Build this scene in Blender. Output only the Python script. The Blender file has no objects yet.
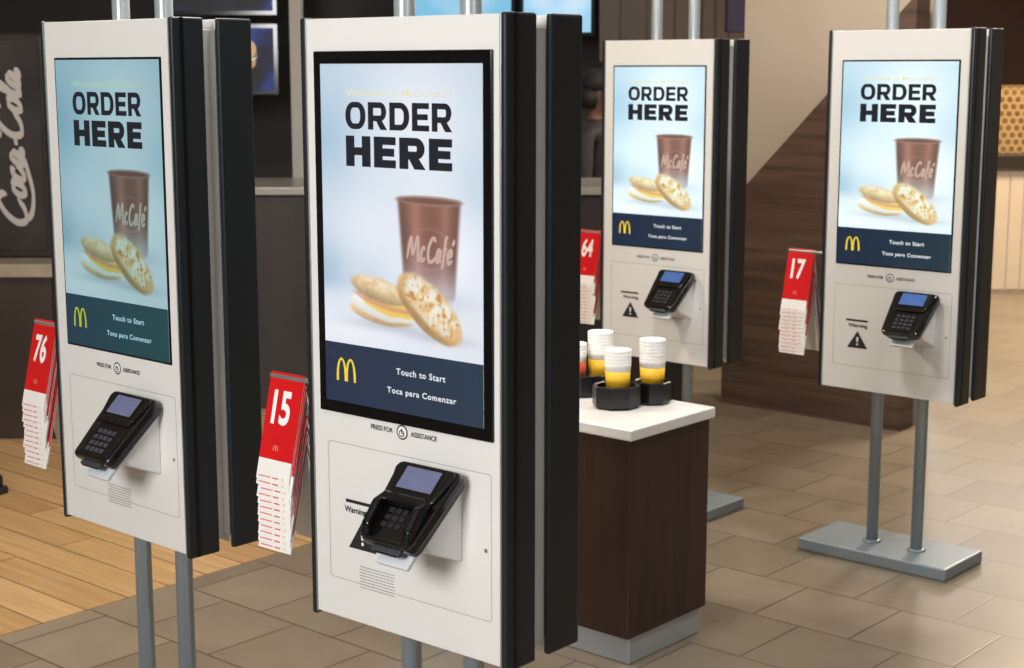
import bpy, bmesh, math, random
import numpy as np
from mathutils import Vector, Matrix
random.seed(4)
scene=bpy.context.scene
COL=scene.collection
try:
    scene.view_settings.view_transform='Standard'
    scene.view_settings.look='None'
except Exception: pass

# ---------------------------------------------------------------- materials
def lin1(v):
    v=v/255.0
    return v/12.92 if v<=0.04045 else ((v+0.055)/1.055)**2.4
def lin(c): return (lin1(c[0]),lin1(c[1]),lin1(c[2]),1.0)
MATS={}
def newmat(name):
    m=bpy.data.materials.new(name); m.use_nodes=True
    nt=m.node_tree
    return m,nt,nt.nodes['Principled BSDF']
def mat(name,col,rough=0.5,metal=0.0,var=0.06,scale=8.0,spec=0.5,emit=0.0,coat=0.0,stretch=None,bump=0.0):
    if name in MATS: return MATS[name]
    m,nt,b=newmat(name)
    tc=nt.nodes.new('ShaderNodeTexCoord'); mp=nt.nodes.new('ShaderNodeMapping')
    nt.links.new(tc.outputs['Object'],mp.inputs['Vector'])
    if stretch: mp.inputs['Scale'].default_value=stretch
    n=nt.nodes.new('ShaderNodeTexNoise'); n.inputs['Scale'].default_value=scale
    n.inputs['Detail'].default_value=4
    nt.links.new(mp.outputs['Vector'],n.inputs['Vector'])
    r=nt.nodes.new('ShaderNodeValToRGB')
    L=lin(col)
    r.color_ramp.elements[0].position=0.3; r.color_ramp.elements[1].position=0.7
    r.color_ramp.elements[0].color=(L[0]*(1-var),L[1]*(1-var),L[2]*(1-var),1)
    r.color_ramp.elements[1].color=(min(1,L[0]*(1+var)),min(1,L[1]*(1+var)),min(1,L[2]*(1+var)),1)
    nt.links.new(n.outputs['Fac'],r.inputs['Fac'])
    nt.links.new(r.outputs['Color'],b.inputs['Base Color'])
    b.inputs['Roughness'].default_value=rough; b.inputs['Metallic'].default_value=metal
    b.inputs['Specular IOR Level'].default_value=spec
    b.inputs['Coat Weight'].default_value=coat
    if emit>0:
        nt.links.new(r.outputs['Color'],b.inputs['Emission Color'])
        b.inputs['Emission Strength'].default_value=emit
    if bump>0:
        bp=nt.nodes.new('ShaderNodeBump'); bp.inputs['Strength'].default_value=bump; bp.inputs['Distance'].default_value=0.002
        nt.links.new(n.outputs['Fac'],bp.inputs['Height']); nt.links.new(bp.outputs['Normal'],b.inputs['Normal'])
    MATS[name]=m
    return m
def emis(name,col,strength=1.0):
    if name in MATS: return MATS[name]
    m,nt,b=newmat(name)
    b.inputs['Base Color'].default_value=(0.01,0.01,0.01,1)
    b.inputs['Roughness'].default_value=0.25
    b.inputs['Specular IOR Level'].default_value=0.25
    n=nt.nodes.new('ShaderNodeTexNoise'); n.inputs['Scale'].default_value=12
    tc=nt.nodes.new('ShaderNodeTexCoord'); nt.links.new(tc.outputs['Object'],n.inputs['Vector'])
    mx=nt.nodes.new('ShaderNodeValToRGB'); L=lin(col)
    mx.color_ramp.elements[0].color=(L[0]*.93,L[1]*.93,L[2]*.93,1); mx.color_ramp.elements[1].color=(L[0]*1.05,L[1]*1.05,L[2]*1.05,1)
    nt.links.new(n.outputs['Fac'],mx.inputs['Fac'])
    nt.links.new(mx.outputs['Color'],b.inputs['Emission Color'])
    b.inputs['Emission Strength'].default_value=strength
    MATS[name]=m
    return m
def banner_mat(name,a,b2):
    """dark band shading from navy to teal across the display"""
    m,nt,b=newmat(name)
    b.inputs['Base Color'].default_value=(0.01,0.01,0.01,1); b.inputs['Roughness'].default_value=0.15
    tc=nt.nodes.new('ShaderNodeTexCoord'); sp=nt.nodes.new('ShaderNodeSeparateXYZ'); nt.links.new(tc.outputs['Generated'],sp.inputs['Vector'])
    r=nt.nodes.new('ShaderNodeValToRGB'); r.color_ramp.elements[0].color=lin(a); r.color_ramp.elements[1].color=lin(b2)
    nt.links.new(sp.outputs['X'],r.inputs['Fac']); nt.links.new(r.outputs['Color'],b.inputs['Emission Color']); b.inputs['Emission Strength'].default_value=1
    return m

# ---------------------------------------------------------------- mesh builder
class MB:
    def __init__(s): s.bm=bmesh.new(); s.mats=[]
    def mi(s,m):
        if m not in s.mats: s.mats.append(m)
        return s.mats.index(m)
    def add(s,bm2,m,M=None,smooth=False):
        i=s.mi(m)
        if M is not None: bmesh.ops.transform(bm2,matrix=M,verts=bm2.verts)
        for f in bm2.faces: f.material_index=i; f.smooth=smooth
        me=bpy.data.meshes.new('t'); bm2.to_mesh(me); bm2.free()
        s.bm.from_mesh(me); bpy.data.meshes.remove(me)
    def box(s,x0,x1,y0,y1,z0,z1,m,bev=0.0,seg=2,M=None):
        b=bmesh.new(); bmesh.ops.create_cube(b,size=1)
        for v in b.verts:
            v.co=Vector(((x0+x1)/2+v.co.x*(x1-x0),(y0+y1)/2+v.co.y*(y1-y0),(z0+z1)/2+v.co.z*(z1-z0)))
        if bev>0: bmesh.ops.bevel(b,geom=list(b.edges),offset=bev,segments=seg,affect='EDGES',profile=0.5)
        s.add(b,m,M)
    def cyl(s,x,y,z0,z1,r,m,seg=32,r2=None,M=None):
        b=bmesh.new(); bmesh.ops.create_cone(b,cap_ends=True,segments=seg,radius1=r,radius2=r if r2 is None else r2,depth=z1-z0)
        bmesh.ops.translate(b,vec=(x,y,(z0+z1)/2),verts=b.verts)
        s.add(b,m,M,smooth=False)
    def prism(s,pts,a,b_,m,axis='y',bev=0.0,M=None,seg=2):
        b=bmesh.new()
        def mk(p,t):
            if axis=='y': return (p[0],t,p[1])
            if axis=='x': return (t,p[0],p[1])
            return (p[0],p[1],t)
        v0=[b.verts.new(mk(p,a)) for p in pts]; v1=[b.verts.new(mk(p,b_)) for p in pts]
        n=len(pts); b.faces.new(v0); b.faces.new(v1[::-1])
        for i in range(n): b.faces.new((v0[i],v0[(i+1)%n],v1[(i+1)%n],v1[i]))
        bmesh.ops.recalc_face_normals(b,faces=b.faces)
        if bev>0: bmesh.ops.bevel(b,geom=list(b.edges),offset=bev,segments=seg,affect='EDGES',profile=0.5)
        s.add(b,m,M)
    def flat(s,pts,y,m,M=None):
        b=bmesh.new(); vs=[b.verts.new((p[0],y,p[1])) for p in pts]; f=b.faces.new(vs)
        b.normal_update()
        if f.normal.y>0: bmesh.ops.reverse_faces(b,faces=[f])
        s.add(b,m,M)
    def strip(s,outer,inner,y,m,closed=True,M=None,dy=0.0):
        b=bmesh.new(); o=[b.verts.new((p[0],y-dy*i,p[1])) for i,p in enumerate(outer)]; i_=[b.verts.new((p[0],y-dy*i,p[1])) for i,p in enumerate(inner)]
        n=len(outer)
        for k in range(n if closed else n-1):
            b.faces.new((o[k],o[(k+1)%n],i_[(k+1)%n],i_[k]))
        b.normal_update()
        for f in list(b.faces):
            if f.normal.y>0: f.normal_flip()
        s.add(b,m,M)
    def ribbon(s,ctrl,w0,y,m,T=lambda p:p,thin=.35,M=None,dy=0.0):
        P=[ctrl[0]]+list(ctrl)+[ctrl[-1]]; pts=[]
        for i in range(1,len(P)-2):
            for k in range(8):
                t=k/8
                q=[0.5*((2*P[i][j])+(-P[i-1][j]+P[i+1][j])*t+(2*P[i-1][j]-5*P[i][j]+4*P[i+1][j]-P[i+2][j])*t*t+(-P[i-1][j]+3*P[i][j]-3*P[i+1][j]+P[i+2][j])*t**3) for j in (0,1)]
                pts.append(q)
        pts.append(list(ctrl[-1]))
        L=[];R=[]
        n=len(pts)
        for i,p in enumerate(pts):
            a=pts[max(0,i-1)];b=pts[min(n-1,i+1)]
            dx,dz=b[0]-a[0],b[1]-a[1]; l=math.hypot(dx,dz) or 1e-6
            w=w0*(thin+(1-thin)*abs(dz/l)); e=min(i,n-1-i)/n; w*=min(1,.3+e*8)
            L.append(T((p[0]-dz/l*w/2,p[1]+dx/l*w/2))); R.append(T((p[0]+dz/l*w/2,p[1]-dx/l*w/2)))
        s.strip(L,R,y,m,closed=False,M=M,dy=dy)
    def lathe(s,prof,m,seg=32,M=None,smooth=True):
        b=bmesh.new(); rings=[]
        for r,z in prof:
            rings.append([b.verts.new((r*math.cos(2*math.pi*k/seg),r*math.sin(2*math.pi*k/seg),z)) for k in range(seg)])
        for a,c in zip(rings,rings[1:]):
            for k in range(seg): b.faces.new((a[k],a[(k+1)%seg],c[(k+1)%seg],c[k]))
        b.faces.new(rings[0][::-1]); b.faces.new(rings[-1])
        bmesh.ops.recalc_face_normals(b,faces=b.faces)
        s.add(b,m,M,smooth)
    def obj(s,name,parent=None,loc=None,rot=None):
        me=bpy.data.meshes.new(name); s.bm.to_mesh(me); s.bm.free()
        for m in s.mats: me.materials.append(m)
        o=bpy.data.objects.new(name,me); COL.objects.link(o)
        if loc: o.location=loc
        if rot: o.rotation_euler=rot
        if parent: o.parent=parent
        return o
def empty(name,loc=(0,0,0),rot=(0,0,0),parent=None):
    o=bpy.data.objects.new(name,None); COL.objects.link(o); o.location=loc; o.rotation_euler=rot; o.empty_display_size=0.1
    if parent: o.parent=parent
    return o
def tag(o,label,cat,group=None):
    o['label']=label; o['category']=cat
    if group: o['group']=group
def struct(o): o['kind']='structure'; return o
def ell(cx,cz,rx,rz,ang=0,n=40):
    o=[]
    for k in range(n):
        t=2*math.pi*k/n; x=rx*math.cos(t); z=rz*math.sin(t)
        o.append((cx+x*math.cos(ang)-z*math.sin(ang),cz+x*math.sin(ang)+z*math.cos(ang)))
    return o
def rrect(x0,x1,z0,z1,r,n=6):
    o=[]
    for cx,cz,a0 in ((x1-r,z1-r,0),(x0+r,z1-r,90),(x0+r,z0+r,180),(x1-r,z0+r,270)):
        for k in range(n+1):
            a=math.radians(a0+90*k/n); o.append((cx+r*math.cos(a),cz+r*math.sin(a)))
    return o
def textmesh(name,body,m,box,y=0.0,bold=0.0,shear=0.0,parent=None,M=None,spacing=1.0):
    cu=bpy.data.curves.new(name,'FONT'); cu.body=body; cu.size=1; cu.offset=bold; cu.shear=shear; cu.space_character=spacing
    cu.resolution_u=6; cu.fill_mode='FRONT'; cu.extrude=0
    to=bpy.data.objects.new(name+'_tmp',cu); COL.objects.link(to)
    bpy.context.view_layer.update()
    dg=bpy.context.evaluated_depsgraph_get()
    me=bpy.data.meshes.new_from_object(to.evaluated_get(dg))
    bpy.data.objects.remove(to); bpy.data.curves.remove(cu)
    xs=[v.co.x for v in me.vertices]; ys=[v.co.y for v in me.vertices]
    X0,X1,Y0,Y1=min(xs),max(xs),min(ys),max(ys)
    x0,x1,z0,z1=box
    sx=(x1-x0)/(X1-X0); sz=(z1-z0)/(Y1-Y0)
    for v in me.vertices:
        v.co=Vector((x0+(v.co.x-X0)*sx,y,z0+(v.co.y-Y0)*sz))
    if M is not None: me.transform(M)
    me.materials.clear(); me.materials.append(m); me.name=name
    o=bpy.data.objects.new(name,me); COL.objects.link(o)
    if parent: o.parent=parent
    return o
def block_word(mb,word,box,y,m,wt):
    x0,x1,z0,z1=box; h=z1-z0
    widths={'O':.98,'R':.90,'D':.93,'E':.78,'H':.90}; gap=.12
    tot=sum(widths[c] for c in word)+gap*(len(word)-1)
    k=(x1-x0)/tot; x=x0
    for c in word:
        w=widths[c]*k; wx=wt*k*1.05; wz=wt*h*.86
        def rect(a,b,c_,d): mb.flat([(x+a,z0+c_),(x+b,z0+c_),(x+b,z0+d),(x+a,z0+d)],y,m)
        def arc(cx,cz,rx,rz,a0,a1,n=10): return [(x+cx+rx*math.cos(math.radians(a0+(a1-a0)*i/n)),z0+cz+rz*math.sin(math.radians(a0+(a1-a0)*i/n))) for i in range(n+1)]
        if c=='E':
            rect(0,wx,0,h); rect(wx,w,0,wz); rect(wx,w,h-wz,h); rect(wx,w*.93,h/2-wz/2,h/2+wz/2)
        elif c=='H':
            rect(0,wx,0,h); rect(w-wx,w,0,h); rect(wx,w-wx,h/2-wz/2,h/2+wz/2)
        elif c=='O':
            r=.40; rx,rz=r*k,.46*h; ix,iz=max(rx-wx,.002),max(rz-wz,.002)
            o=arc(w-rx,h-rz,rx,rz,0,90)+arc(rx,h-rz,rx,rz,90,180)+arc(rx,rz,rx,rz,180,270)+arc(w-rx,rz,rx,rz,270,360)
            i=arc(w-rx,h-rz,ix,iz,0,90)+arc(rx,h-rz,ix,iz,90,180)+arc(rx,rz,ix,iz,180,270)+arc(w-rx,rz,ix,iz,270,360)
            mb.strip(o,i,y,m)
        elif c=='D':
            rect(0,wx,0,h); rx,rz=.42*k,.48*h; ix,iz=max(rx-wx,.002),max(rz-wz,.002)
            o=[(x+wx,z0)]+arc(w-rx,rz,rx,rz,270,360)+arc(w-rx,h-rz,rx,rz,0,90)+[(x+wx,z0+h)]
            i=[(x+wx,z0+wz)]+arc(w-rx,rz,ix,iz,270,360)+arc(w-rx,h-rz,ix,iz,0,90)+[(x+wx,z0+h-wz)]
            mb.strip(o,i,y,m,closed=False)
        elif c=='R':
            rect(0,wx,0,h); zb=h*.31; rz=(h-zb)/2; rx=.30*k; ix,iz=max(rx-wx*.95,.002),max(rz-wz,.002)
            o=[(x+wx,z0+zb)]+arc(w-rx-.02*k,zb+rz,rx,rz,270,450)+[(x+wx,z0+h)]
            i=[(x+wx,z0+zb+wz)]+arc(w-rx-.02*k,zb+rz,ix,iz,270,450)+[(x+wx,z0+h-wz)]
            mb.strip(o,i,y,m,closed=False)
            mb.flat([(x+w-wx*1.2,z0),(x+w+.01*k,z0),(x+w*.68,z0+zb+wz*.5),(x+w*.68-wx*1.1,z0+zb+wz*.5)],y-.00005,m)
        x+=w+gap*k
def arches(mb,x0,x1,z0,z1,y,m,M=None):
    w=x1-x0;h=z1-z0
    for c in (0.265,0.735):
        o=[];i_=[]
        for k in range(25):
            t=math.pi*k/24
            o.append((x0+w*(c+0.265*math.cos(t)),z0+h*math.sin(t)**0.8))
            i_.append((x0+w*(c+0.15*math.cos(t)),z0+h*0.9*math.sin(t)**0.8))
        mb.strip(o,i_,y,m,closed=False,M=M)

# ---------------------------------------------------------------- camera
CH=1.55; F=1564.3
cam_d=bpy.data.cameras.new('camera'); cam=bpy.data.objects.new('camera',cam_d); COL.objects.link(cam)
cam.location=(0,0,CH); cam_d.sensor_width=36; cam_d.sensor_fit='HORIZONTAL'; cam_d.lens=F/1024*36
cam.rotation_euler=(math.pi/2-0.1667,0,0)
cam_d.clip_start=0.05
cam_d.dof.use_dof=True; cam_d.dof.focus_distance=3.1; cam_d.dof.aperture_fstop=7.0
scene.camera=cam

YAW=-0.718
WV=Vector((math.cos(YAW),math.sin(YAW),0)); NV=Vector((-WV.y,WV.x,0))

# ---------------------------------------------------------------- palette
WHITE=mat('panel_white_paint',(221,220,216),0.32,0.0,0.02,3)
SILVER=mat('silver_trim',(170,172,172),0.35,0.7,0.04,6)
DARK=mat('charcoal_aluminium',(38,43,47),0.30,0.3,0.08,5,stretch=(1,1,.1))
BLACK=mat('black_gloss_bezel',(8,9,11),0.12,0,0.1,5)
POST=mat('painted_steel_post',(160,168,172),0.30,0.3,0.04,6,stretch=(1,1,.05))
BASE=mat('grey_painted_steel',(136,149,158),0.34,0.2,0.05,4)
SEAM=mat('panel_seam',(166,164,160),0.6,0,0.05)
INK=mat('black_print',(30,30,32),0.6,0,0.05)
TBLK=mat('terminal_black_plastic',(11,11,13),0.18,0,0.15,20,coat=.3)
TGRY=mat('terminal_grey_plastic',(60,63,70),0.4,0,0.1,20)
KEY=mat('key_rubber',(58,62,72),0.5,0,0.1,20)
KEYD=mat('key_rubber_dark',(30,32,38),0.5,0,0.1,20)
LCD=mat('terminal_lcd',(96,100,130),0.2,0,0.06,30,emit=0.3)
LCDB=mat('terminal_lcd_blue',(60,88,140),0.2,0,0.06,30,emit=0.4)
RED=mat('red_card_plastic',(208,22,28),0.28,0,0.05,10)
REDT=mat('red_small_print',(222,110,104),0.45,0,0.1,10)
CARDW=mat('white_card_plastic',(236,234,230),0.32,0,0.03,10)
YEL=mat('yellow_print',(245,190,30),0.45,0,0.03,10)
WT=mat('white_print',(240,240,238),0.4,0,0.02,10)
MNT=mat('mount_white_plastic',(226,225,222),0.3,0,0.02,10)

# ---------------------------------------------------------------- advert picture, computed as colours on a fine grid
def paint(NX,NZ):
    s,t=np.meshgrid(np.linspace(0,1,NX),np.linspace(0,1,NZ)); A=1.632
    x=s; y=t*A
    def noise(fx,fy,seed):
        r=np.random.RandomState(seed); g=r.rand(int(fy*A)+3,int(fx)+3)
        gx=x*fx; gy=y*fy; ix=gx.astype(int); iy=gy.astype(int); u=gx-ix; v=gy-iy; u=u*u*(3-2*u); v=v*v*(3-2*v)
        return (g[iy,ix]*(1-u)*(1-v)+g[iy,ix+1]*u*(1-v)+g[iy+1,ix]*(1-u)*v+g[iy+1,ix+1]*u*v)
    def C(c): return np.array(c,float)[None,None,:]/255
    def ss(a,b,v): q=np.clip((v-a)/(b-a),0,1); return q*q*(3-2*q)
    def over(img,m,c): return img*(1-m[...,None])+c*m[...,None]
    k=ss(.0,1.0,t)[...,None]
    img=C((200,220,231))*(1-k)+C((226,236,243))*k
    for cx,cy,r,c,a in ((.62,.25,.5,(250,252,254),.9),(.30,.80,.35,(244,249,252),.8),(.78,.85,.42,(255,255,255),1.0),(.02,.35,.25,(160,196,216),.6),(1.0,.55,.2,(184,212,228),.4),(.30,1.02,.16,(200,216,226),.5),(.0,1.0,.2,(150,184,204),.6)):
        img=over(img,a*np.exp(-(((x-cx)**2+(y-cy)**2)/r**2)*1.6),C(c))
    tb=ss(1.02,1.14,y)
    img=over(img,tb*.9,C((240,243,246)))
    img=over(img,.7*np.exp(-(((x-.2)/.35)**2+((y-1.27)/.07)**2)),C((255,255,255)))
    for cx,cy,rx,ry,a in ((.42,1.225,.28,.03,.5),(.74,1.250,.22,.028,.5),(.78,1.07,.20,.05,.25)):
        img=over(img,a*np.exp(-(((x-cx)/rx)**2+((y-cy)/ry)**2)*1.3),C((168,172,182)))
    # cup fading into white towards its foot
    y0,y1=.605,1.07
    f=np.clip((y-y0)/(y1-y0),0,1); cx=.680; hwid=.190-.040*f
    u=(x-cx)/hwid
    e=.09
    bot=y1-.02*u*u
    m=ss(1+e,1-e,np.abs(u))*ss(bot+.03,bot-.03,y)*ss(y0-.014,y0+.014,y-.006*u*u)
    base=C((122,70,54))*(1-.22*(np.abs(u)**2.2))[...,None]
    base=base+C((60,44,36))*np.exp(-((u+.45)/.24)**2)[...,None]*.9+C((34,26,22))*np.exp(-((u-.55)/.20)**2)[...,None]
    base=base*(1+.18*(noise(10,5,9)-.5))[...,None]
    img=over(img,m*.88,base)
    rim=ss(1.14,.94,np.sqrt(((x-cx)/.198)**2+((y-y0-.014)/.024)**2))
    img=over(img,rim*.65,C((164,126,112)))
    rim2=ss(1.12,.80,np.sqrt(((x-cx)/.178)**2+((y-y0-.013)/.014)**2))
    img=over(img,rim2*.6,C((104,62,50)))
    ring=np.sqrt(((x-cx)/.13)**2+((y-.84)/.095)**2)
    img=over(img,m*.3*np.exp(-((ring-1)/.07)**2),C((180,140,126)))
    img=over(img,.78*m*np.exp(-((y-1.10)/.15)**2),C((232,232,236)))
    n1=noise(64,64,1);n2=noise(30,30,2);n3=noise(12,12,5);n4=noise(7,7,11);n5=noise(18,18,17);nn=n1*.4+n2*.4+n3*.2
    def EM(cx,cy,rx,ry,a,soft=.06,wob=0):
        ca,sa=math.cos(a),math.sin(a); X=(x-cx)*ca+(y-cy)*sa; Y=-(x-cx)*sa+(y-cy)*ca
        d=np.sqrt((X/rx)**2+(Y/ry)**2)+wob*(n3*.5+n4*.2+n5*.3-.5)
        return ss(1+soft,1-soft,d),X/rx,Y/ry,d
    # egg sandwich lying at the left
    m,X,Y,d=EM(.375,1.170,.200,.050,.10,.12,wob=.1); img=over(img,m,C((236,200,148))*(1.04-.26*np.clip(Y,0,1)-.06*X+.12*(nn-.5))[...,None])
    m,X,Y,d=EM(.395,1.143,.212,.054,.13,.10,wob=.35); img=over(img,m,C((254,250,240))*(1-.10*Y)[...,None])
    m,X,Y,d=EM(.44,1.140,.165,.034,.16,.2,wob=.7); img=over(img,m*.9,C((250,206,84)))
    m,X,Y,d=EM(.40,1.112,.196,.030,.18,.15,wob=.4); img=over(img,m*.8,C((226,156,122)))
    m,X,Y,d=EM(.42,1.096,.188,.024,.20,.2,wob=.6); img=over(img,m*.85,C((254,216,110)))
    m,X,Y,d=EM(.370,1.056,.190,.056,.18,.10,wob=.12)
    sh=(.97+.18*(nn-.5)-.24*ss(.0,1,Y)+.06*np.exp(-((Y+.4)/.4)**2)-.08*np.abs(X)**3)[...,None]
    img=over(img,m,C((243,208,154))*sh)
    img=over(img,m*.6*ss(.75,.1,np.abs(Y+.4))*ss(1,.4,np.abs(X))*ss(.3,.6,nn),C((255,244,222)))
    # light golden toasted muffin half leaning on it, cut face outwards
    a=.62
    m,X,Y,d=EM(.676,1.118,.232,.104,a,.07,wob=.10); img=over(img,m,C((228,180,116))*(1-.24*ss(0,1,Y)+.16*(nn-.5))[...,None])
    m,X,Y,d=EM(.690,1.101,.214,.084,a,.14,wob=.30)
    img=over(img,m,C((253,238,206))*(1-.08*ss(.5,1,d))[...,None])
    toast=m*ss(.42,.66,n5*.4+n2*.4+n1*.2+.08*ss(.3,1,d)); img=over(img,toast*.65,C((238,186,112)))
    hole=m*ss(.56,.74,n2*.5+n1*.5)*.6; img=over(img,hole,C((204,142,78)))
    img=over(img,m*.6*ss(.8,.1,np.abs(Y+.3))*ss(.48,.30,nn),C((255,252,240)))
    img=over(img,m*.35*ss(.70,.85,n1),C((168,106,56)))
    img=over(img,m*.5*ss(.75,.9,noise(50,50,23)),C((255,255,248)))
    img=img*.96+.04*C((240,244,248))
    img=np.clip(img,0,1)
    return np.where(img<=.04045,img/12.92,((img+.055)/1.055)**2.4)
PNX,PNZ=200,326
PIC=paint(PNX,PNZ)
def picture_mesh(x0,x1,z0,z1):
    xs=np.linspace(x0,x1,PNX); zs=np.linspace(z1,z0,PNZ)
    gx,gz=np.meshgrid(xs,zs)
    co=np.stack([gx,np.zeros_like(gx),gz],-1).reshape(-1,3)
    idx=np.arange(PNX*PNZ).reshape(PNZ,PNX)
    q=np.stack([idx[1:,:-1],idx[1:,1:],idx[:-1,1:],idx[:-1,:-1]],-1).reshape(-1,4)
    me=bpy.data.meshes.new('display_picture')
    me.vertices.add(len(co)); me.vertices.foreach_set('co',co.ravel())
    me.loops.add(q.size); me.loops.foreach_set('vertex_index',q.ravel())
    me.polygons.add(len(q)); me.polygons.foreach_set('loop_start',np.arange(0,q.size,4)); 
    me.update(calc_edges=True)
    ca=me.color_attributes.new('picture','FLOAT_COLOR','POINT')
    c4=np.concatenate([PIC.reshape(-1,3),np.ones((PNX*PNZ,1))],1).astype(np.float32)
    ca.data.foreach_set('color',c4.ravel())
    return me
def picture_mat(name,tint,strength):
    m,nt,b=newmat(name)
    b.inputs['Base Color'].default_value=(0.01,0.01,0.01,1); b.inputs['Roughness'].default_value=0.12; b.inputs['Specular IOR Level'].default_value=0.4
    at=nt.nodes.new('ShaderNodeAttribute'); at.attribute_name='picture'
    mx=nt.nodes.new('ShaderNodeVectorMath'); mx.operation='MULTIPLY'; nt.links.new(at.outputs['Color'],mx.inputs[0]); mx.inputs[1].default_value=tint
    nt.links.new(mx.outputs['Vector'],b.inputs['Emission Color']); b.inputs['Emission Strength'].default_value=strength
    return m

# ---------------------------------------------------------------- kiosk
W=0.4773; hw=W/2
AX0,AX1=-hw+0.053,hw-0.044
CEIL=3.0
def kiosk(idx,br,yaw,cfg):
    ZB=cfg.get('zb',.5465); ZT=cfg.get('zt',1.6535); AZ0=cfg.get('a0',.9435); AZ1=cfg.get('a1',1.5635)
    w=Vector((math.cos(yaw),math.sin(yaw),0))
    pos=Vector((br[0],br[1],0))-w*hw
    K=empty('ordering_kiosk',pos,(0,0,yaw))
    tag(K,cfg['label'],'self-service kiosk','ordering kiosks')
    m=MB()
    m.box(-hw+.008,hw-.008,0.0,0.012,ZB,ZT,WHITE,0.0015)
    m.box(-hw+.010,hw-.010,0.010,0.072,ZB+.004,ZT-.004,SILVER,0.002)
    for sx in (-1,1): m.box(min(sx*(hw-.013),sx*(hw-.0095)),max(sx*(hw-.013),sx*(hw-.0095)),-.0018,.004,ZB-.002,ZT+.001,SILVER,.0006)
    fp=m.obj('front_panel',K); fp['label']='off-white painted metal face'
    m=MB()
    sx0,sx1,sz0,sz1=-hw+.048,hw-.032,ZB+.075,ZB+.335
    m.strip(rrect(sx0,sx1,sz0,sz1,.008),rrect(sx0+.0014,sx1-.0014,sz0+.0014,sz1-.0014,.007),-0.0004,SEAM)
    m.box(sx0+.004,sx1-.004,-0.0002,0.0,sz0+.004,sz1-.004,WHITE,0)
    m.cyl(0,0,0,0.0008,.004,SILVER,16,M=Matrix.Translation((hw-.045,0,ZB+.20))@Matrix.Rotation(math.pi/2,4,'X'))
    m.obj('access_door',K)
    for sx in (-1,1):
        m=MB()
        xo=sx*(hw-.004)
        m.box(xo-.0065,xo+.0065,-0.003,0.076,ZB-.008,ZT+.003,DARK,0.0045,3)
        m.box(xo-.0035,xo+.008,0.018,0.024,ZB-.006,ZT+.002,BLACK,0)
        m.obj('side_frame',K)
        m=MB()
        m.box(xo-.0065,xo+.0065,0.112,0.198,ZB-.008,ZT+.003,DARK,0.0045,3)
        m.obj('rear_side_frame',K)
    m=MB()
    m.box(-hw+.016,hw-.010,0.070,0.114,ZB+.02,ZT-.02,mat('core_light_grey',(200,201,200),0.45,0.05,0.04),0.002)
    m.obj('core_panel',K)
    m=MB()
    m.box(-hw+.008,hw-.008,0.116,0.196,ZB,ZT,WHITE,0.003)
    m.box(AX0,AX1,0.1955,0.198,AZ0,AZ1,BLACK,0)
    m.obj('rear_cabinet',K)
    for px in (-0.078,0.078):
        m=MB()
        m.lathe([(0.019,0.03),(0.019,CEIL)],POST,32,M=Matrix.Translation((px,0.0975,0)))
        m.obj('post',K)
    m=MB()
    m.box(-.280,.240,-.03,.235,0.0,0.04,BASE,0.006,3)
    for px in (-0.078,0.078): m.lathe([(.03,.038),(.03,.044),(.024,.047)],BASE,24,M=Matrix.Translation((px,0.0975,0)))
    m.obj('base_plate',K)
    # screen
    be=cfg['bezel']; S=MB(); thick=be[0]>.01
    S.box(AX0-be[0],AX1+be[0],-0.006 if thick else -0.002,0.004,AZ0-be[1],AZ1+be[1],BLACK,0.0015)
    scr=S.obj('screen',K); scr['label']=cfg['slabel']
    ys=-0.0065 if thick else -0.0025
    aw=AX1-AX0; ah=AZ1-AZ0
    def X(s): return AX0+aw*s
    def Z(t): return AZ1-ah*t
    st=cfg['str']; ti=cfg['tint']
    def C(c): return tuple(min(255,c[i]*ti[i]) for i in range(3))
    sfx='_%d'%idx
    me=picture_mesh(X(0),X(1),Z(1),Z(0)); me.materials.append(picture_mat('display_glow'+sfx,cfg['ptint'],st))
    po=bpy.data.objects.new('display_picture',me); COL.objects.link(po); po.parent=scr; po.location=(0,ys,0)
    bc=cfg['banner']
    ban=banner_mat('banner_blue'+sfx,bc,(bc[0]*1.15,bc[1]*1.25,bc[2]*1.02))
    m=MB(); m.flat([(X(0),Z(1)),(X(1),Z(1)),(X(1),Z(.820)),(X(0),Z(.820))],ys-.0004,ban); m.obj('display_banner',scr)
    m=MB(); arches(m,X(.075),X(.205),Z(.935),Z(.865),ys-.0008,emis('arches_yellow'+sfx,C((250,215,50)),1)); m.obj('display_emblem',scr)
    ink=emis('headline_ink'+sfx,C((24,28,38)),1)
    wht=emis('caption_white'+sfx,C((238,240,242)),1)
    m=MB(); block_word(m,'ORDER',(X(.165),X(.825),Z(.186),Z(.108)),ys-.0008,ink,.245); m.obj('display_headline',scr)
    m=MB(); block_word(m,'HERE',(X(.165),X(.825),Z(.293),Z(.205)),ys-.0008,ink,.300); m.obj('display_headline',scr)
    textmesh('display_greeting',"Welcome to McDonald's",emis('greeting_cream'+sfx,C((236,232,186)),1),(X(.17),X(.83),Z(.092),Z(.070)),ys-.0008,bold=.005,parent=scr)
    textmesh('display_caption','Touch to Start',wht,(X(.47),X(.775),Z(.888),Z(.869)),ys-.0008,bold=.022,parent=scr,spacing=1.15)
    textmesh('display_caption','Toca para Comenzar',wht,(X(.41),X(.84),Z(.951),Z(.928)),ys-.0008,bold=.022,parent=scr,spacing=1.15)
    m=MB()
    cl=emis('cup_letters'+sfx,C((206,174,160)),1)
    def TT(p):
        x=p[0]+.22*p[1]; return (X(.545)+aw*.285*x/4.6, Z(.548)+ah*.066*p[1])
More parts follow.
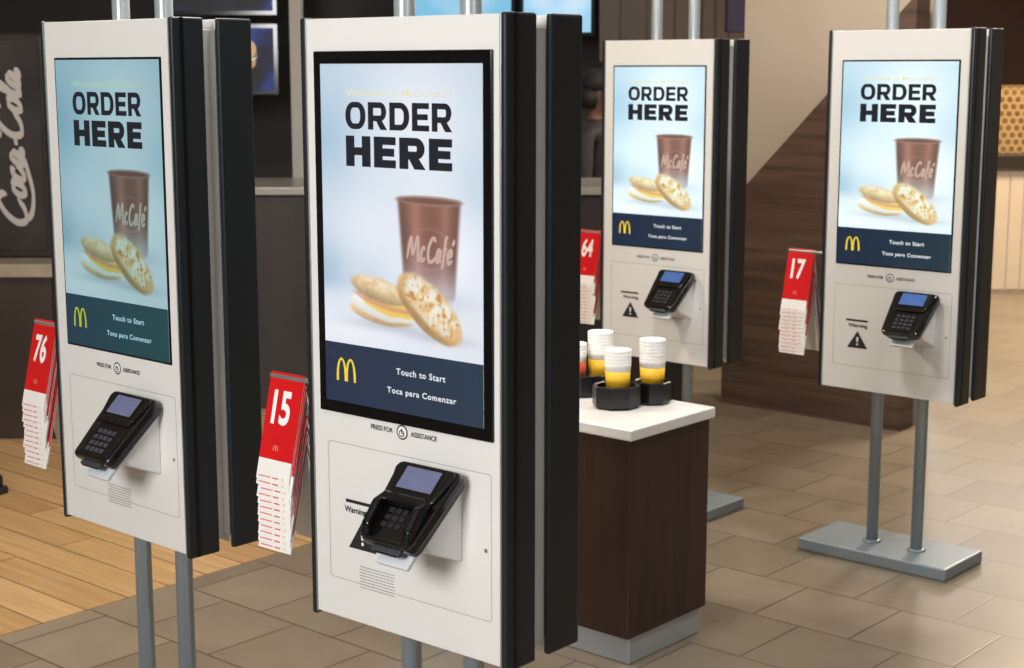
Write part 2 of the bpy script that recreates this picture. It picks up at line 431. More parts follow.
    for q in ([(.0,.0),(.25,.95),(.55,.25),(.9,1.0),(1.1,.05),(1.25,.1)],[(1.75,.5),(1.5,.55),(1.35,.25),(1.5,.0),(1.8,.12)],
              [(2.75,.85),(2.4,1.0),(2.05,.55),(2.15,.05),(2.5,.0),(2.8,.2)],[(3.25,.5),(3.0,.5),(2.9,.2),(3.02,.0),(3.25,.5),(3.22,.1),(3.4,.05)],
              [(3.85,1.05),(3.65,1.0),(3.6,.3),(3.5,-.3)],[(3.45,.55),(3.85,.6)],[(3.95,.25),(4.3,.35),(4.2,.55),(3.95,.35),(4.1,.0),(4.45,.12)],[(4.3,.75),(4.5,1.0)]):
        m.ribbon(q,.26,ys-.0008,cl,T=TT,thin=.6)
    m.obj('display_cup_lettering',scr)
    # print under screen
    zc=AZ0-.0365
    textmesh('assistance_lettering','PRESS FOR',INK,(-.078,-.024,zc-.0045,zc+.0045),-.0008,bold=.02,parent=K)
    textmesh('assistance_lettering','ASSISTANCE',INK,(.020,.082,zc-.0045,zc+.0045),-.0008,bold=.02,parent=K)
    m=MB()
    m.flat(ell(-.001,zc,.0135,.0135,0,32),-.0006,mat('button_ring',(64,68,84),.4))
    m.flat(ell(-.001,zc,.0105,.0105,0,32),-.0008,WT)
    m.strip(ell(-.002,zc-.002,.0065,.0065,0,24),ell(-.002,zc-.002,.0045,.0045,0,24),-.001,INK)
    m.box(-.003,-.001,-.0012,-.0008,zc-.002,zc+.007,INK); m.box(-.003,.003,-.0012,-.0008,zc-.0025,zc-.001,INK); m.box(.0015,.0035,-.0012,-.0008,zc-.007,zc-.001,INK)
    m.obj('assistance_button',K)
    if cfg['warn']:
        xw=cfg.get('xw',-.105); zw=cfg.get('zw',.712)
        m=MB()
        m.flat([(xw-.036,zw-.025),(xw+.036,zw-.025),(xw,zw+.030)],-.0008,INK)
        m.flat([(xw-.003,zw-.006),(xw+.003,zw-.006),(xw+.004,zw+.010),(xw-.004,zw+.010)],-.0011,WHITE)
        m.flat(ell(xw,zw-.013,.0035,.0035,0,12),-.0011,WHITE)
        m.obj('warning_symbol',K)
        m=MB(); m.box(xw-.042,xw+.034,-.0010,-.0004,zw+.060,zw+.066,INK); m.obj('warning_bar',K)
        wx0,wx1=cfg.get('wtx',(xw-.034,xw+.034))
        textmesh('warning_lettering','Warning',INK,(wx0,wx1,zw+.038,zw+.053),-.0008,bold=.03,parent=K)
    if cfg['fine']:
        fx,fz=cfg['fine']; m=MB(); rnd=random.Random(7)
        for r in range(8):
            x=fx; z=fz-r*.0056
            while x<fx+.085:
                l=rnd.uniform(.004,.011); m.box(x,min(x+l,fx+.088),-.0008,-.0004,z,z+.0015,mat('fine_print_grey',(130,128,126),.6)); x+=l+.002
        m.obj('small_print',K)
    # card terminal
    tx,tz=cfg.get('tx',.095),cfg.get('tz',.822); ty=-.074
    T=empty('card_terminal',(tx,ty,tz),(math.radians(44),0,0),K); T['label']=cfg.get('tlabel','black card payment terminal with keypad')
    sc=cfg.get('tsc',.96); T.scale=(sc,sc,sc)
    def outline(w1,w2,y0,y1,r=.014):
        pts=[]
        for cx,cy,a0 in ((w1-r,y1-r,0),(-w1+r,y1-r,90),(-w2+r,y0+r,180),(w2-r,y0+r,270)):
            for k in range(6): 
                a_=math.radians(a0+18*k); pts.append((cx+r*math.cos(a_),cy+r*math.sin(a_)))
        return pts
    m=MB()
    m.prism(outline(.070,.060,-.084,.078),-.026,-.010,TGRY,'z',.003)
    m.prism(outline(.076,.064,-.088,.080),-.014,.007,TBLK,'z',.005,seg=3)
    m.prism(outline(.071,.058,.0,.076),.004,.013,TBLK,'z',.003)
    m.prism(outline(.050,.046,-.086,-.004,.008),.004,.008,TBLK,'z',.002)
    sh=cfg.get('shield')
    if sh:
        for sx in (-1,1):
            m.prism([(-.086,.002),(-.086,.014),(-.066,.028),(-.020,.034),(.004,.022),(.004,.006)],min(sx*.040,sx*.058),max(sx*.040,sx*.058),TBLK,'x',.006,seg=3)
        m.box(-.052,.052,-.014,.006,.006,.029,TBLK,.007,3)
        m.box(-.050,.050,-.088,-.078,.002,.013,TBLK,.004,3)
    else:
        for sx in (-1,1): m.box(min(sx*.045,sx*.056),max(sx*.045,sx*.056),-.078,-.004,.006,.010,TBLK,.002)
    m.obj('terminal_body',T)
    m=MB(); m.box(-.048,.048,.018,.070,.0125,.0136,BLACK,0); m.box(-.042,.042,.022,.067,.0134,.0142,LCDB if cfg.get('blue') else LCD,0); m.obj('terminal_screen',T)
    m=MB()
    kk=KEY if idx==0 else KEYD
    for r in range(4 if not sh else 3):
        for c in range(4 if not sh else 3): m.box(-.030+c*.0165,-.018+c*.0165,-.026-r*.0150,-.016-r*.0150,.007,.0102,kk,.0012)
    m.obj('terminal_keypad',T)
    m=MB(); m.box(-.034,.034,-.098,-.084,-.012,-.003,TGRY,.002); m.box(-.027,.027,-.1,-.094,-.009,-.006,BLACK); m.obj('card_slot',T)
    m=MB(); m.box(-.034,.044,-.108,-.04,-.040,-.029,mat('pale_reader_plastic',(206,212,216),.35,0,.03),.004,3); m.obj('reader_tray',T)
    m=MB()
    m.prism([(0.001,tz-.110),(0.001,tz+.045),(-.018,tz+.040),(-.056,tz-.012),(-.092,tz-.052),(-.094,tz-.062),(-.080,tz-.076)],tx-.040,tx+.052,MNT,'x',.005,seg=3)
    m.obj('terminal_mount',K)
    # tag rack
    m=MB()
    cw=.092; rx0=-hw-.040-cw-.012+cfg.get('tdx',0)
    m.box(rx0,-hw+.002,.030,.040,.970,.978,SILVER,.002)
    m.box(rx0+.002,rx0+cw-.002,.031,.039,.83,.971,BLACK,.003)
    m.obj('tag_rack',K)
    L=.205; a1=math.radians(13)
    R=Matrix.Translation(pos)@Matrix.Rotation(yaw,4,'Z')
    def tagmesh():
        m=MB()
        x0,x1=-cw/2,cw/2
        Mf=Matrix.Rotation(-a1,4,'X')
        m.box(x0,x1,-.0016,0.0,-.165,0,RED,0,M=Mf)
        m.box(x0,x1,-.0016,0.0,-L,-.165,CARDW,0.0,M=Mf)
        m.box(x0,x1,0.0,.0012,-L,-.001,CARDW,0,M=Mf)
        m.box(x0+.006,x0+.040,-.0020,-.0016,-L+.0050,-L+.0072,REDT,0,M=Mf)
        m.box(x0+.046,x0+.062,-.0020,-.0016,-L+.0050,-L+.0072,RED,0,M=Mf)
        arches(m,x1-.022,x1-.014,-L+.004,-L+.009,-.0020,YEL,M=Mf)
        Mb=Matrix.Rotation(a1*1.15,4,'X')
        m.box(x0,x1,0,.0012,-.165,0,RED,0,M=Mb); m.box(x0,x1,0,.0012,-L,-.165,CARDW,0,M=Mb); m.box(x0,x1,-.0014,0.0,-L,-.001,CARDW,0,M=Mb)
        m.box(x0,x1,-.0025,.0025,-.003,.0015,RED,.0010)
        return m,Mf
    base_loc=Vector((rx0+cw/2+.002,.035,.980))
    m,Mf=tagmesh()
    t0=m.obj('number_tag')
    t0.matrix_world=R@Matrix.Translation(base_loc)
    tag(t0,'red and white folded number tag reading '+cfg['num'],'number tag','table number tags')
    textmesh('tag_number',cfg['num'],WT,(-.028,.022,-.098,-.032),-.0024,bold=.03,parent=t0,M=Mf)
    m=MB(); arches(m,-.010,.004,-.148,-.137,-.0024,mat('pale_pink_print',(236,150,140),.5),M=Mf); m.obj('tag_emblem',t0)
    for i in range(1,12):
        o=t0.copy(); COL.objects.link(o); o.matrix_world=R@Matrix.Translation(base_loc+Vector((random.uniform(-.004,.004),0,-.0124*i)))@Matrix.Rotation(random.uniform(-.016,.016),4,'Y')
        tag(o,'white lower edge of stacked red number tag','number tag','table number tags')
    return K
kiosk(0,(-.6745,3.1578),-.737,dict(label='white and charcoal ordering kiosk beside tags numbered 76',slabel='teal-tinted order screen',bezel=(.005,.005),str=1.0,tint=(.70,.86,.90),ptint=(.40,.57,.61),banner=(18,54,72),warn=False,fine=(-.055,.650),num='76',tx=.095,tz=.815,a0=.953,a1=1.573,tsc=1.0))
kiosk(1,(-.0093,2.5281),-.699,dict(label='white and charcoal ordering kiosk with thick black screen bezel',slabel='order screen with wide black bezel',bezel=(.018,.022),str=1.0,tint=(.97,.98,1.0),ptint=(.88,.89,.94),banner=(33,45,72),warn=True,fine=(-.112,.655),num='15',shield=True,tx=.088,tz=.824,zt=1.640,a0=.960,a1=1.562,xw=-.104,wtx=(-.150,-.094),tlabel='black card payment terminal with raised keypad shield'))
kiosk(2,(.6794,5.2665),-.718,dict(label='white ordering kiosk behind the cup counter',slabel='bright order screen',bezel=(.005,.005),str=1.18,tint=(1,1,1),ptint=(.82,.93,.95),banner=(20,38,66),warn=True,fine=None,num='64',blue=True,tx=.11,tz=.815,tdx=.022))
kiosk(3,(1.3478,4.6347),-.718,dict(label='white ordering kiosk on grey base plate beside tags numbered 17',slabel='bright order screen',bezel=(.005,.005),str=1.18,tint=(1,1,1),ptint=(.82,.92,.93),banner=(20,40,64),warn=True,fine=None,num='17',blue=True,tx=.105,tz=.828,zb=.553,zt=1.672,a0=.955,a1=1.578))

# ---------------------------------------------------------------- floor
def sn(s,n,z=0): 
    v=WV*s+NV*n; return (v.x,v.y,z)
def brick_mat(name,c1,c2,grout,bw,rh,mortar,rough,offset=.5,grain=None,lo=.95,hi=1.04,coat=0):
    m,nt,b=newmat(name)
    tc=nt.nodes.new('ShaderNodeTexCoord'); mp=nt.nodes.new('ShaderNodeMapping'); mp.inputs['Rotation'].default_value=(0,0,-YAW)
    nt.links.new(tc.outputs['Object'],mp.inputs['Vector'])
    br=nt.nodes.new('ShaderNodeTexBrick'); br.offset=offset; br.inputs['Scale'].default_value=1
    br.inputs['Brick Width'].default_value=bw; br.inputs['Row Height'].default_value=rh; br.inputs['Mortar Size'].default_value=mortar; br.inputs['Mortar Smooth'].default_value=.3
    br.inputs['Color1'].default_value=lin(c1); br.inputs['Color2'].default_value=lin(c2); br.inputs['Mortar'].default_value=lin(grout); br.inputs['Bias'].default_value=0
    nt.links.new(mp.outputs['Vector'],br.inputs['Vector'])
    mp2=nt.nodes.new('ShaderNodeMapping'); mp2.inputs['Scale'].default_value=grain or (3,3,3)
    nt.links.new(mp.outputs['Vector'],mp2.inputs['Vector'])
    nz=nt.nodes.new('ShaderNodeTexNoise'); nz.inputs['Scale'].default_value=2; nz.inputs['Detail'].default_value=6; nt.links.new(mp2.outputs['Vector'],nz.inputs['Vector'])
    mr=nt.nodes.new('ShaderNodeMapRange'); mr.inputs['From Min'].default_value=.3; mr.inputs['From Max'].default_value=.7; mr.inputs['To Min'].default_value=lo; mr.inputs['To Max'].default_value=hi
    nt.links.new(nz.outputs['Fac'],mr.inputs['Value'])
    mx=nt.nodes.new('ShaderNodeVectorMath'); mx.operation='SCALE'; nt.links.new(br.outputs['Color'],mx.inputs[0]); nt.links.new(mr.outputs['Result'],mx.inputs['Scale'])
    nt.links.new(mx.outputs['Vector'],b.inputs['Base Color'])
    mr3=nt.nodes.new('ShaderNodeMapRange'); mr3.inputs['To Min'].default_value=rough; mr3.inputs['To Max'].default_value=rough+.08
    nt.links.new(nz.outputs['Fac'],mr3.inputs['Value']); nt.links.new(mr3.outputs['Result'],b.inputs['Roughness'])
    b.inputs['Coat Weight'].default_value=coat; b.inputs['Coat Roughness'].default_value=.20
    bp=nt.nodes.new('ShaderNodeBump'); bp.inputs['Strength'].default_value=.15; bp.inputs['Distance'].default_value=.002; bp.invert=True
    nt.links.new(br.outputs['Fac'],bp.inputs['Height']); nt.links.new(bp.outputs['Normal'],b.inputs['Normal'])
    return m
TILE=brick_mat('floor_tile',(138,125,108),(122,110,94),(90,80,68),.31,.31,.004,.25,coat=.3,lo=.91,hi=1.06)
PLANK=brick_mat('floor_planks',(196,162,116),(172,138,94),(112,86,58),1.1,.145,.003,.22,.37,(1.2,22,1),.82,1.12,coat=.3)
m=MB(); m.box(-6,8,-1.5,14,-.1,0,TILE); struct(m.obj('floor'))
m=MB()
pts=[sn(-9,0.5),sn(-3.8,0.5),sn(-3.8,5.05),sn(-9,5.05)]
m.prism([(p[0],p[1]) for p in pts],0.0005,0.003,PLANK,'z'); struct(m.obj('floor_wood'))
m=MB(); m.box(-6,8,-1.5,14,CEIL,CEIL+.1,mat('ceiling_paint',(210,205,196),.8,0,.03)); struct(m.obj('ceiling'))
STONE=brick_mat('brown_wall_tile',(84,70,60),(68,56,48),(44,37,32),.4,.1,.006,.4)
DKW=mat('dark_back_wall',(30,25,23),.6,0,.15,3)
m=MB(); m.box(-6,1.75,9.6,9.7,0,CEIL,DKW); struct(m.obj('wall_back'))
m=MB(); m.box(-6,-5.9,-1.5,14,0,CEIL,mat('side_wall_paint',(150,140,130),.7)); struct(m.obj('wall_left'))
m=MB(); m.box(7.9,8,-1.5,14,0,CEIL,mat('side_wall_paint',(150,140,130),.7)); struct(m.obj('wall_right'))
m=MB(); m.box(-6,8,13.9,14,0,CEIL,mat('far_wall_brown',(70,46,38),.7,0,.1,2)); struct(m.obj('wall_far'))

A=Vector((.99,7.26,0))
def wood_mat(name,c,scale,rough=.45,var=.3,sc=1.5):
    return mat(name,c,rough,0,var,sc,stretch=scale,bump=.1)
WOODW=wood_mat('stair_wall_wood',(84,65,54),(1.0,1.0,22),.5,.45,1.6)
m=MB()
Rw=Matrix.Translation(A)@Matrix.Rotation(YAW,4,'Z')
m.prism([(0,0),(.925,0),(.925,1.87),(0,.92)],0,.12,WOODW,'y',0,M=Rw)
o=m.obj('stair_half_wall'); tag(o,'brown wood half wall with sloping top edge','wall panel')
BEI=mat('beige_wall_paint',(184,171,156),.75,0,.03,2)
m=MB(); m.box(-.02,.925,.16,.26,0,CEIL,BEI,0,M=Rw); struct(m.obj('wall_stair',None))

# ---------------------------------------------------------------- cup counter
cn=Vector((.305,3.90,0))
Rc=Matrix.Translation(cn)@Matrix.Rotation(YAW,4,'Z')
CT=.643; CL=.62; CD=.385
K=empty('cup_counter',cn,(0,0,YAW)); tag(K,'dark brown wood counter with white top and pale plinth','counter')
DW=wood_mat('dark_walnut',(52,34,28),(22,22,1.2),.36,.3)
m=MB(); m.box(-CL+.02,-.012,.012,CD-.012,.075,CT-.03,DW,.002); m.obj('counter_body',K)
m=MB(); m.box(-CL,0,0,CD,CT-.03,CT,mat('white_laminate',(228,227,224),.3,0,.02),.004,3); m.obj('countertop',K)
m=MB(); m.box(-CL+.03,-.02,.03,CD-.03,0,.075,mat('pale_plinth',(168,172,174),.4,.2,.04),.003); m.obj('plinth',K)
BP=mat('black_organizer_plastic',(18,18,20),.3,0,.1)
def holder(n,w_,lab,r=.062,sx=1.0):
    p=Rc@Vector((w_,n,CT))
    H=MB(); k=8
    def ringp(r_,z): return [(r_*sx*math.cos(2*math.pi*(i+.5)/k),r_*math.sin(2*math.pi*(i+.5)/k),z) for i in range(k)]
    b=bmesh.new(); rs=[[b.verts.new(q) for q in ringp(rr,z)] for rr,z in ((r*.9,0.001),(r,.008),(r,.060),(r-.004,.063),(r-.008,.060),(r-.010,.012))]
    for a_,c in zip(rs,rs[1:]):
        for i in range(k): b.faces.new((a_[i],a_[(i+1)%k],c[(i+1)%k],c[i]))
    b.faces.new(rs[0][::-1]); b.faces.new(rs[-1]); bmesh.ops.recalc_face_normals(b,faces=b.faces)
    H.add(b,BP)
    o=H.obj('cup_holder',None,p,(0,0,.15)); tag(o,lab,'cup organizer','cup organizers'); return p
def print_mat(name,cols):
    m,nt,b=newmat(name); tc=nt.nodes.new('ShaderNodeTexCoord'); v=nt.nodes.new('ShaderNodeTexVoronoi'); v.inputs['Scale'].default_value=30
    nt.links.new(tc.outputs['Object'],v.inputs['Vector']); r=nt.nodes.new('ShaderNodeValToRGB'); r.color_ramp.interpolation='CONSTANT'
    r.color_ramp.elements[0].color=lin(cols[0][1]); r.color_ramp.elements[1].position=cols[1][0]; r.color_ramp.elements[1].color=lin(cols[1][1])
    for p,c in cols[2:]:
        q=r.color_ramp.elements.new(p); q.color=lin(c)
    sp=nt.nodes.new('ShaderNodeSeparateColor'); nt.links.new(v.outputs['Color'],sp.inputs['Color'])
    nt.links.new(sp.outputs[0],r.inputs['Fac']); nt.links.new(r.outputs['Color'],b.inputs['Base Color']); b.inputs['Roughness'].default_value=.5; return m
PW=mat('paper_cup_white',(248,247,245),.45,0,.02)
def cups(dx,dy,base,cnt,col,z0=.014):
    p=base+Vector((dx,dy,z0))
    m=MB()
    m.lathe([(.0285,0),(.029,.002),(.0322,.040),(.0323,.0402)],PW,32)
    m.lathe([(.0324,.0404),(.0350,.088)],col,32)
    m.lathe([(.0351,.0881),(.0358,.1000),(.0363,.1004),(.0366,.1025),(.0366,.1080),(.0362,.1095),(.0350,.1095),(.0342,.106),(.0340,.100)],PW,32)
    o=m.obj('paper_cup',None,p); tag(o,'white paper cup with yellow print carrying a stack','paper cup','stacked paper cups')
    for i in range(1,cnt):
        c=o.copy(); COL.objects.link(c); c.location=p+Vector((random.uniform(-.0004,.0004),0,.0092*i))
        tag(c,'plain rim of nested white paper cup','paper cup','stacked paper cups')
CY=print_mat('cup_print_yellow',[(0,(244,192,44)),(.72,(244,240,230)),(.92,(90,74,60))]); CR=print_mat('cup_print_red',[(0,(206,84,50)),(.4,(244,206,80)),(.85,(60,50,46))])
b1=holder(.205,-.205,'black octagonal cup holder holding paper cups',.062,1.08)
b2=holder(.315,-.165,'black octagonal cup holder near the counter edge',.053,1.0)
b3=holder(.285,-.37,'black octagonal cup holder beside the kiosk',.062,1.25)
cups(.003,0,b1,5,CY); cups(.0,0,b2,7,CY); cups(-.039,-.018,b3,4,CR); cups(.038,.018,b3,7,CY)

# ---------------------------------------------------------------- service counter
K=empty('service_counter',(-.45,7.1,0)); tag(K,'long dark service counter with pale top','counter')
m=MB(); m.box(-1.38,1.25,0,.6,0,.99,mat('service_counter_brown',(34,25,21),.5,0,.35,3,stretch=(3,3,.6)),.004); m.obj('counter_body',K)
m=MB(); m.box(-1.40,1.27,-.02,.64,.995,1.03,mat('service_top',(142,140,135),.3,.1,.03),.004); m.obj('countertop',K)
def board(name,x0,x1,y,z0,z1,cols,lab,sc=3,em=1.0):
    K=empty(name,((x0+x1)/2,y,z0)); tag(K,lab,'menu screen','menu screens'); hx=(x1-x0)/2; h=z1-z0
    m=MB(); m.box(-hx,hx,0,.06,0,h,BLACK,.004); m.obj('bezel',K)
    mm,nt,b=newmat(name+'_picture'); tc=nt.nodes.new('ShaderNodeTexCoord'); n=nt.nodes.new('ShaderNodeTexNoise'); n.inputs['Scale'].default_value=sc; nt.links.new(tc.outputs['Object'],n.inputs['Vector'])
    r=nt.nodes.new('ShaderNodeValToRGB'); N=len(cols)
    r.color_ramp.elements[0].position=.42; r.color_ramp.elements[1].position=.66
    r.color_ramp.elements[0].color=lin(cols[0]); r.color_ramp.elements[1].color=lin(cols[-1])
    for j in range(1,N-1):
        q=r.color_ramp.elements.new(.42+.24*j/(N-1)); q.color=lin(cols[j])
    nt.links.new(n.outputs['Fac'],r.inputs['Fac']); nt.links.new(r.outputs['Color'],b.inputs['Emission Color']); b.inputs['Emission Strength'].default_value=em
    b.inputs['Base Color'].default_value=(0,0,0,1)
    m=MB(); m.box(-hx+.025,hx-.025,-.002,0,.025,h-.025,mm); m.obj('picture',K)
    return K,hx,h
def food(K,hx,h,y=-.004):
    B=[((226,176,120),.0,.36,.13,.07),((150,70,50),0,.30,.135,.03),((90,140,60),0,.27,.14,.02),((240,232,236),.0,.24,.13,.02),((212,150,90),0,.18,.125,.05)]
    m=MB(); cx=hx*.30
    for i,(c,dx,fz,rx,rz) in enumerate(B): m.flat(ell(cx+dx,h*(fz+.28),rx*.75,rz,0,28),y-.0006*(len(B)-i)*(1 if i else 1.2),emis('menu_food_%d'%i,tuple(v*.85 for v in c)))
    m.flat(ell(-hx*.35,h*.5,.05,.09,.2,24),y,emis('menu_food_pink',(206,150,170)))
    m.obj('menu_food',K)
dk=((4,6,14),(10,16,50),(24,50,120),(70,90,150))
food(*board('menu_screen',-1.86,-1.25,8.5,1.84,2.30,dk,'dark menu screen with a pictured burger',3.0))
food(*board('menu_screen',-1.86,-1.25,8.5,1.42,1.80,dk,'dark menu screen with a second pictured burger',3.4))
board('menu_screen',-.62,.02,9.0,1.74,2.5,((120,190,225),(190,225,240),(235,242,246)),'large pale blue menu screen',1.5)
board('menu_screen',.04,.47,9.0,1.74,2.5,((150,200,230),(215,232,244),(245,248,250)),'bright bluish white menu screen',1.8,1.1)
m=MB(); m.box(-1.08,-1.02,7.72,7.80,0,CEIL,mat('pale_pillar',(160,156,150),.5,0,.03),.004); struct(m.obj('trim_1'))
m=MB(); m.box(.49,1.3,8.9,9.0,1.6,CEIL,STONE); o=m.obj('tiled_bulkhead'); tag(o,'brown tiled bulkhead above the service area','wall panel')
m=MB(); m.box(1.12,1.40,8.3,8.4,1.75,2.6,mat('purple_panel',(34,30,62),.5,0,.05),.003); o=m.obj('hanging_sign_panel'); tag(o,'dark purple hanging panel','panel')

# ---------------------------------------------------------------- drink station
K=empty('drink_station',(-2.45,6.5,0)); tag(K,'dark beverage cabinet with grey counter top','drink counter')
m=MB(); m.box(-1.2,.52,0,.55,0,.70,mat('cabinet_dark_brown',(44,33,27),.35,0,.3,4),.004)
for x in (-.9,-.35,.2): m.box(x,x+.004,-.003,0,.08,.66,INK)
m.obj('cabinet_body',K)
m=MB(); m.box(-1.22,.54,-.03,.56,.70,.755,mat('counter_grey_stone',(144,134,120),.2,0,.15,12),.004); m.obj('countertop',K)
K2=empty('drink_machine',(-2.45,6.7,.756)); tag(K2,'dark drink machine with white script lettering up its side','drink machine')
m=MB(); m.box(-1.0,.47,0,.33,0,.95,mat('machine_dark',(50,45,43),.18,.2,.15,4),.01)
m.box(.10,.45,-.004,0,.03,.92,mat('machine_glossy_panel',(50,44,41),.08,0,.45,2.2,coat=.5),.002)
m.obj('machine_body',K2)
Rt=Matrix.Translation((.320,-.0065,.46))@Matrix.Rotation(-math.pi/2,4,'Y')
SW=mat('script_white',(166,163,160),.5,0,.04)
m=MB()
def T(p):
    x=p[0]+.32*p[1]; z=p[1]
    return ((x-2.7)*.122,(z-.45)*.112)
wd=.25
S_=[ [(.95,.72),(.90,.92),(.62,1.02),(.25,.75),(.08,.35),(.25,.02),(.62,.05),(.95,.30)],
 [(.25,.02),(.6,-.22),(1.3,-.30),(2.1,-.12),(2.5,.02)],
 [(1.42,.45),(1.2,.42),(1.08,.2),(1.2,.0),(1.40,.08),(1.48,.3),(1.42,.45),(1.62,.42)],
 [(1.98,.36),(1.88,.46),(1.70,.36),(1.64,.12),(1.78,.0),(2.0,.12),(2.15,.3)],
 [(2.52,.42),(2.32,.45),(2.18,.25),(2.22,.03),(2.38,.05),(2.52,.42)],[(2.54,.44),(2.52,.12),(2.62,.0),(2.78,.12)],
 [(2.80,.24),(3.05,.28)],
 [(4.0,.75),(3.95,.92),(3.65,1.02),(3.28,.75),(3.12,.35),(3.28,.02),(3.66,.05),(3.95,.30)],
 [(3.2,1.02),(3.0,.85),(3.15,1.2),(3.8,1.22),(4.5,1.05),(5.1,1.12)],
 [(4.34,.45),(4.12,.42),(4.02,.2),(4.12,.0),(4.32,.08),(4.40,.3),(4.34,.45),(4.5,.42)],
 [(4.55,.2),(4.78,.75),(4.78,1.0),(4.66,.85),(4.58,.2),(4.68,.0),(4.85,.15)],
 [(5.22,.42),(5.02,.45),(4.88,.25),(4.92,.03),(5.08,.05),(5.22,.42)],[(5.24,.44),(5.22,.12),(5.32,.0),(5.5,.15)]]
for i,st_ in enumerate(S_): m.ribbon(st_,wd,-.0004*i,SW,T=T,thin=.48,M=Rt,dy=.00006)
m.obj('machine_lettering',K2)
# ---------------------------------------------------------------- far right counter
K=empty('slatted_counter',(4.6,11.0,0)); tag(K,'pale slatted counter with tan lattice screen on top','counter')
SLW=mat('slat_white',(212,200,184),.5,0,.03)
m=MB(); m.box(-1.5,1.5,0.012,.6,0,.88,SLW)
for i in range(30): m.box(-1.5+i*.1,-1.5+i*.1+.094,0,.03,.02,.86,SLW,.002)
m.obj('counter_body',K)
m=MB(); m.box(-1.52,1.52,-.05,.62,.88,.97,mat('dark_stone',(48,40,36),.4),.004); m.obj('countertop',K)
m=MB(); LAT=mat('lattice_tan',(190,160,112),.5,0,.05)
for r in range(9):
    for i in range(50):
        cx=-1.45+i*.058+(.029 if r%2 else 0); cz=1.0+r*.05
        m.strip(ell(cx,cz,.034,.034,math.pi/6,6),ell(cx,cz,.023,.023,math.pi/6,6),0.2,LAT)
m.box(-1.5,1.5,.24,.26,.97,1.45,mat('lattice_back',(132,102,64),.6,0,.1,4))
m.obj('lattice_screen',K)

# ---------------------------------------------------------------- worker
def skin_person(loc,rotz):
    P=empty('person',loc,(0,0,rotz)); tag(P,'worker in dark uniform and cap standing behind the service counter','person')
    joints=[((0,0,.80),.13),((0,0,.95),.115),((0,-.01,1.10),.125),((0,0,1.24),.10),((0,0,1.31),.052),((0,-.01,1.36),.05),((0,-.015,1.43),.085),((0,-.01,1.49),.075)]
    edges=[(i,i+1) for i in range(7)]
    def addc(par,pts):
        p=par
        for q in pts: joints.append(q); edges.append((p,len(joints)-1)); p=len(joints)-1
    for s in (-1,1):
        addc(3,[((s*.15,0,1.23),.055),((s*.20,-.03,.98),.043),((s*.12,-.22,.98),.033),((s*.08,-.28,.98),.03)])
        addc(0,[((s*.08,0,.72),.085),((s*.09,-.02,.42),.058),((s*.09,.01,.07),.04),((s*.09,-.12,.03),.035)])
    me=bpy.data.meshes.new('body'); me.from_pydata([j[0] for j in joints],edges,[]); o=bpy.data.objects.new('body',me); COL.objects.link(o); o.parent=P
    sk=o.modifiers.new('skin','SKIN'); 
    for v,j in zip(me.skin_vertices[0].data,joints): v.radius=(j[1],j[1]*.85)
    me.skin_vertices[0].data[0].use_root=True
    ss=o.modifiers.new('sub','SUBSURF'); ss.levels=2; ss.render_levels=2
    bpy.context.view_layer.update(); dg=bpy.context.evaluated_depsgraph_get()
    me2=bpy.data.meshes.new_from_object(o.evaluated_get(dg)); o.modifiers.clear(); o.data=me2
    me2.materials.append(mat('uniform_dark',(34,28,32),.7,0,.1)); me2.materials.append(mat('skin',(98,66,52),.5,0,.05)); me2.materials.append(mat('trousers',(24,24,28),.7))
    for f in me2.polygons:
        c=f.center; f.use_smooth=True
        if c.z>1.31 or (c.y<-.10 and c.z>.8): f.material_index=1
        elif c.z<.82: f.material_index=2
    m=MB(); m.lathe([(.085,1.455),(.088,1.50),(.07,1.545),(.03,1.56)],mat('cap_dark',(30,26,30),.7),20,M=Matrix.Translation((0,-.01,0))); m.box(-.05,.05,-.15,-.06,1.455,1.463,MATS['cap_dark'],.003); m.obj('cap',P)
    m=MB(); m.lathe([(.06,1.36),(.08,1.40),(.088,1.46)],mat('hair_dark',(28,20,18),.6),20,M=Matrix.Translation((0,.018,0))); m.obj('hair',P)
    m=MB()
    for s in (-1,1): m.box(s*.03-.01,s*.03+.01,-.104,-.092,1.438,1.446,INK,.003)
    m.prism([(-.095,1.395),(-.118,1.402),(-.095,1.44)],-.009,.009,MATS['skin'],'x',.003); m.box(-.018,.018,-.094,-.086,1.378,1.384,mat('lips',(110,60,54),.5),.002)
    m.obj('face',P)
    return P
skin_person((.43,8.05,0),1.1)
S=MB()
S.prism([(-.05,-.14),(.03,-.15),(.055,-.08),(.045,.02),(.04,.12),(-.03,.13),(-.045,.03),(-.055,-.08)],0.003,.028,mat('shoe_sole',(20,20,20),.6),'z',.004)
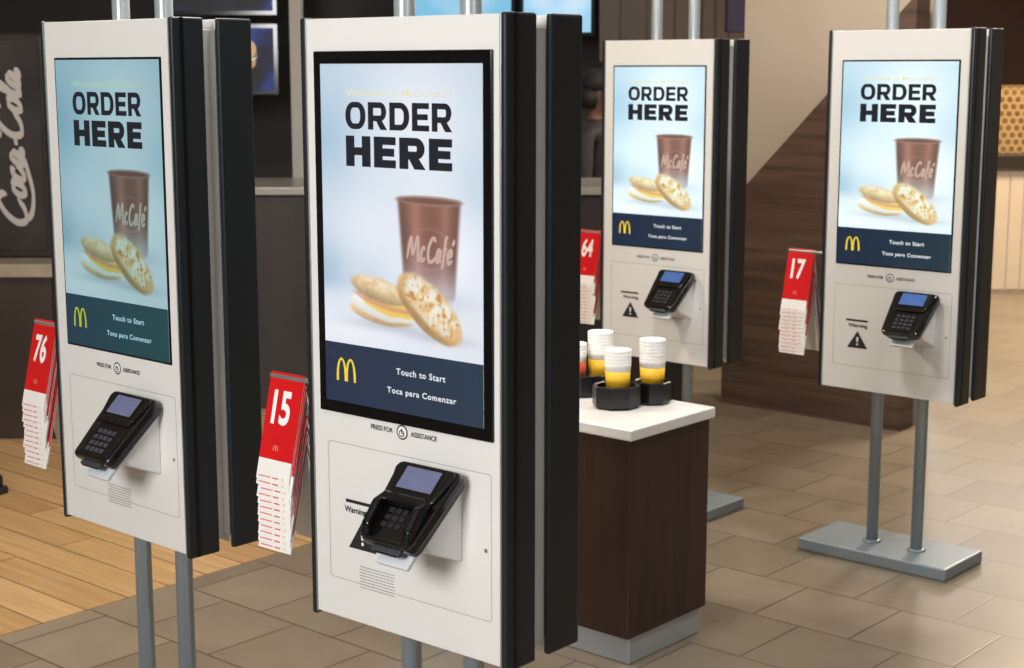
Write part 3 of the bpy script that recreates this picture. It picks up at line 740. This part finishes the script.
S.prism([(-.044,-.13),(.025,-.138),(.045,-.08),(.036,.02),(.033,.11),(-.025,.12),(-.038,.03),(-.046,-.08)],.026,.075,mat('shoe_leather',(24,22,22),.35),'z',.016,seg=3)
S.prism([(-.03,.0),(.03,.0),(.032,.10),(-.026,.11)],.07,.11,mat('shoe_leather',(24,22,22),.35),'z',.01)
o=S.obj('shoe',None,(-2.02,5.66,0.002),(0,0,1.2)); tag(o,'black leather shoe on the wood floor','shoe')

# ---------------------------------------------------------------- lights
def area(loc,size,power,col,rot=(0,0,0),sy=None):
    l=bpy.data.lights.new('ceiling_lamp','AREA'); l.energy=power; l.size=size; l.color=col
    if sy: l.shape='RECTANGLE'; l.size_y=sy
    o=bpy.data.objects.new('ceiling_lamp',l); COL.objects.link(o); o.location=loc; o.rotation_euler=rot; return o
warm=(1,.86,.68); orange=(1,.78,.52); neu=(1,.97,.93)
area((0,3.6,2.95),.4,36,neu); area((-1.6,4.6,2.95),.4,55,warm); area((1.8,4.0,2.95),.4,32,neu)
area((2.6,7.5,2.95),.5,85,warm); area((4.0,9.6,2.95),.8,150,orange); area((0,6.2,2.95),.5,10,warm); area((1.2,6.2,2.95),.5,22,warm)
def aim(o,t): o.rotation_euler=(Vector(t)-o.location).to_track_quat('-Z','Y').to_euler()
o=area((-2.2,-.6,2.3),1.3,148,(.99,.98,.97)); o.name='added_light'; aim(o,(0.2,3.6,.9))  # added key lamp beside the camera, brightens the kiosk faces; no window there
o=area((2.2,-.5,2.6),1.0,22,neu); o.name='added_light'; aim(o,(1.5,4.6,.5))  # weak unseen lamp aimed at the right kiosk, no window behind it
# unseen lamp added far across the room to give the floor a soft sheen
o=area((3.4,13.2,2.2),5.0,52,(1,.94,.85),sy=1.2); o.name='added_light'; aim(o,(1.4,5.5,0))
w=bpy.data.worlds.new('world'); scene.world=w; w.use_nodes=True
w.node_tree.nodes['Background'].inputs['Color'].default_value=(.75,.82,.9,1); w.node_tree.nodes['Background'].inputs['Strength'].default_value=.28
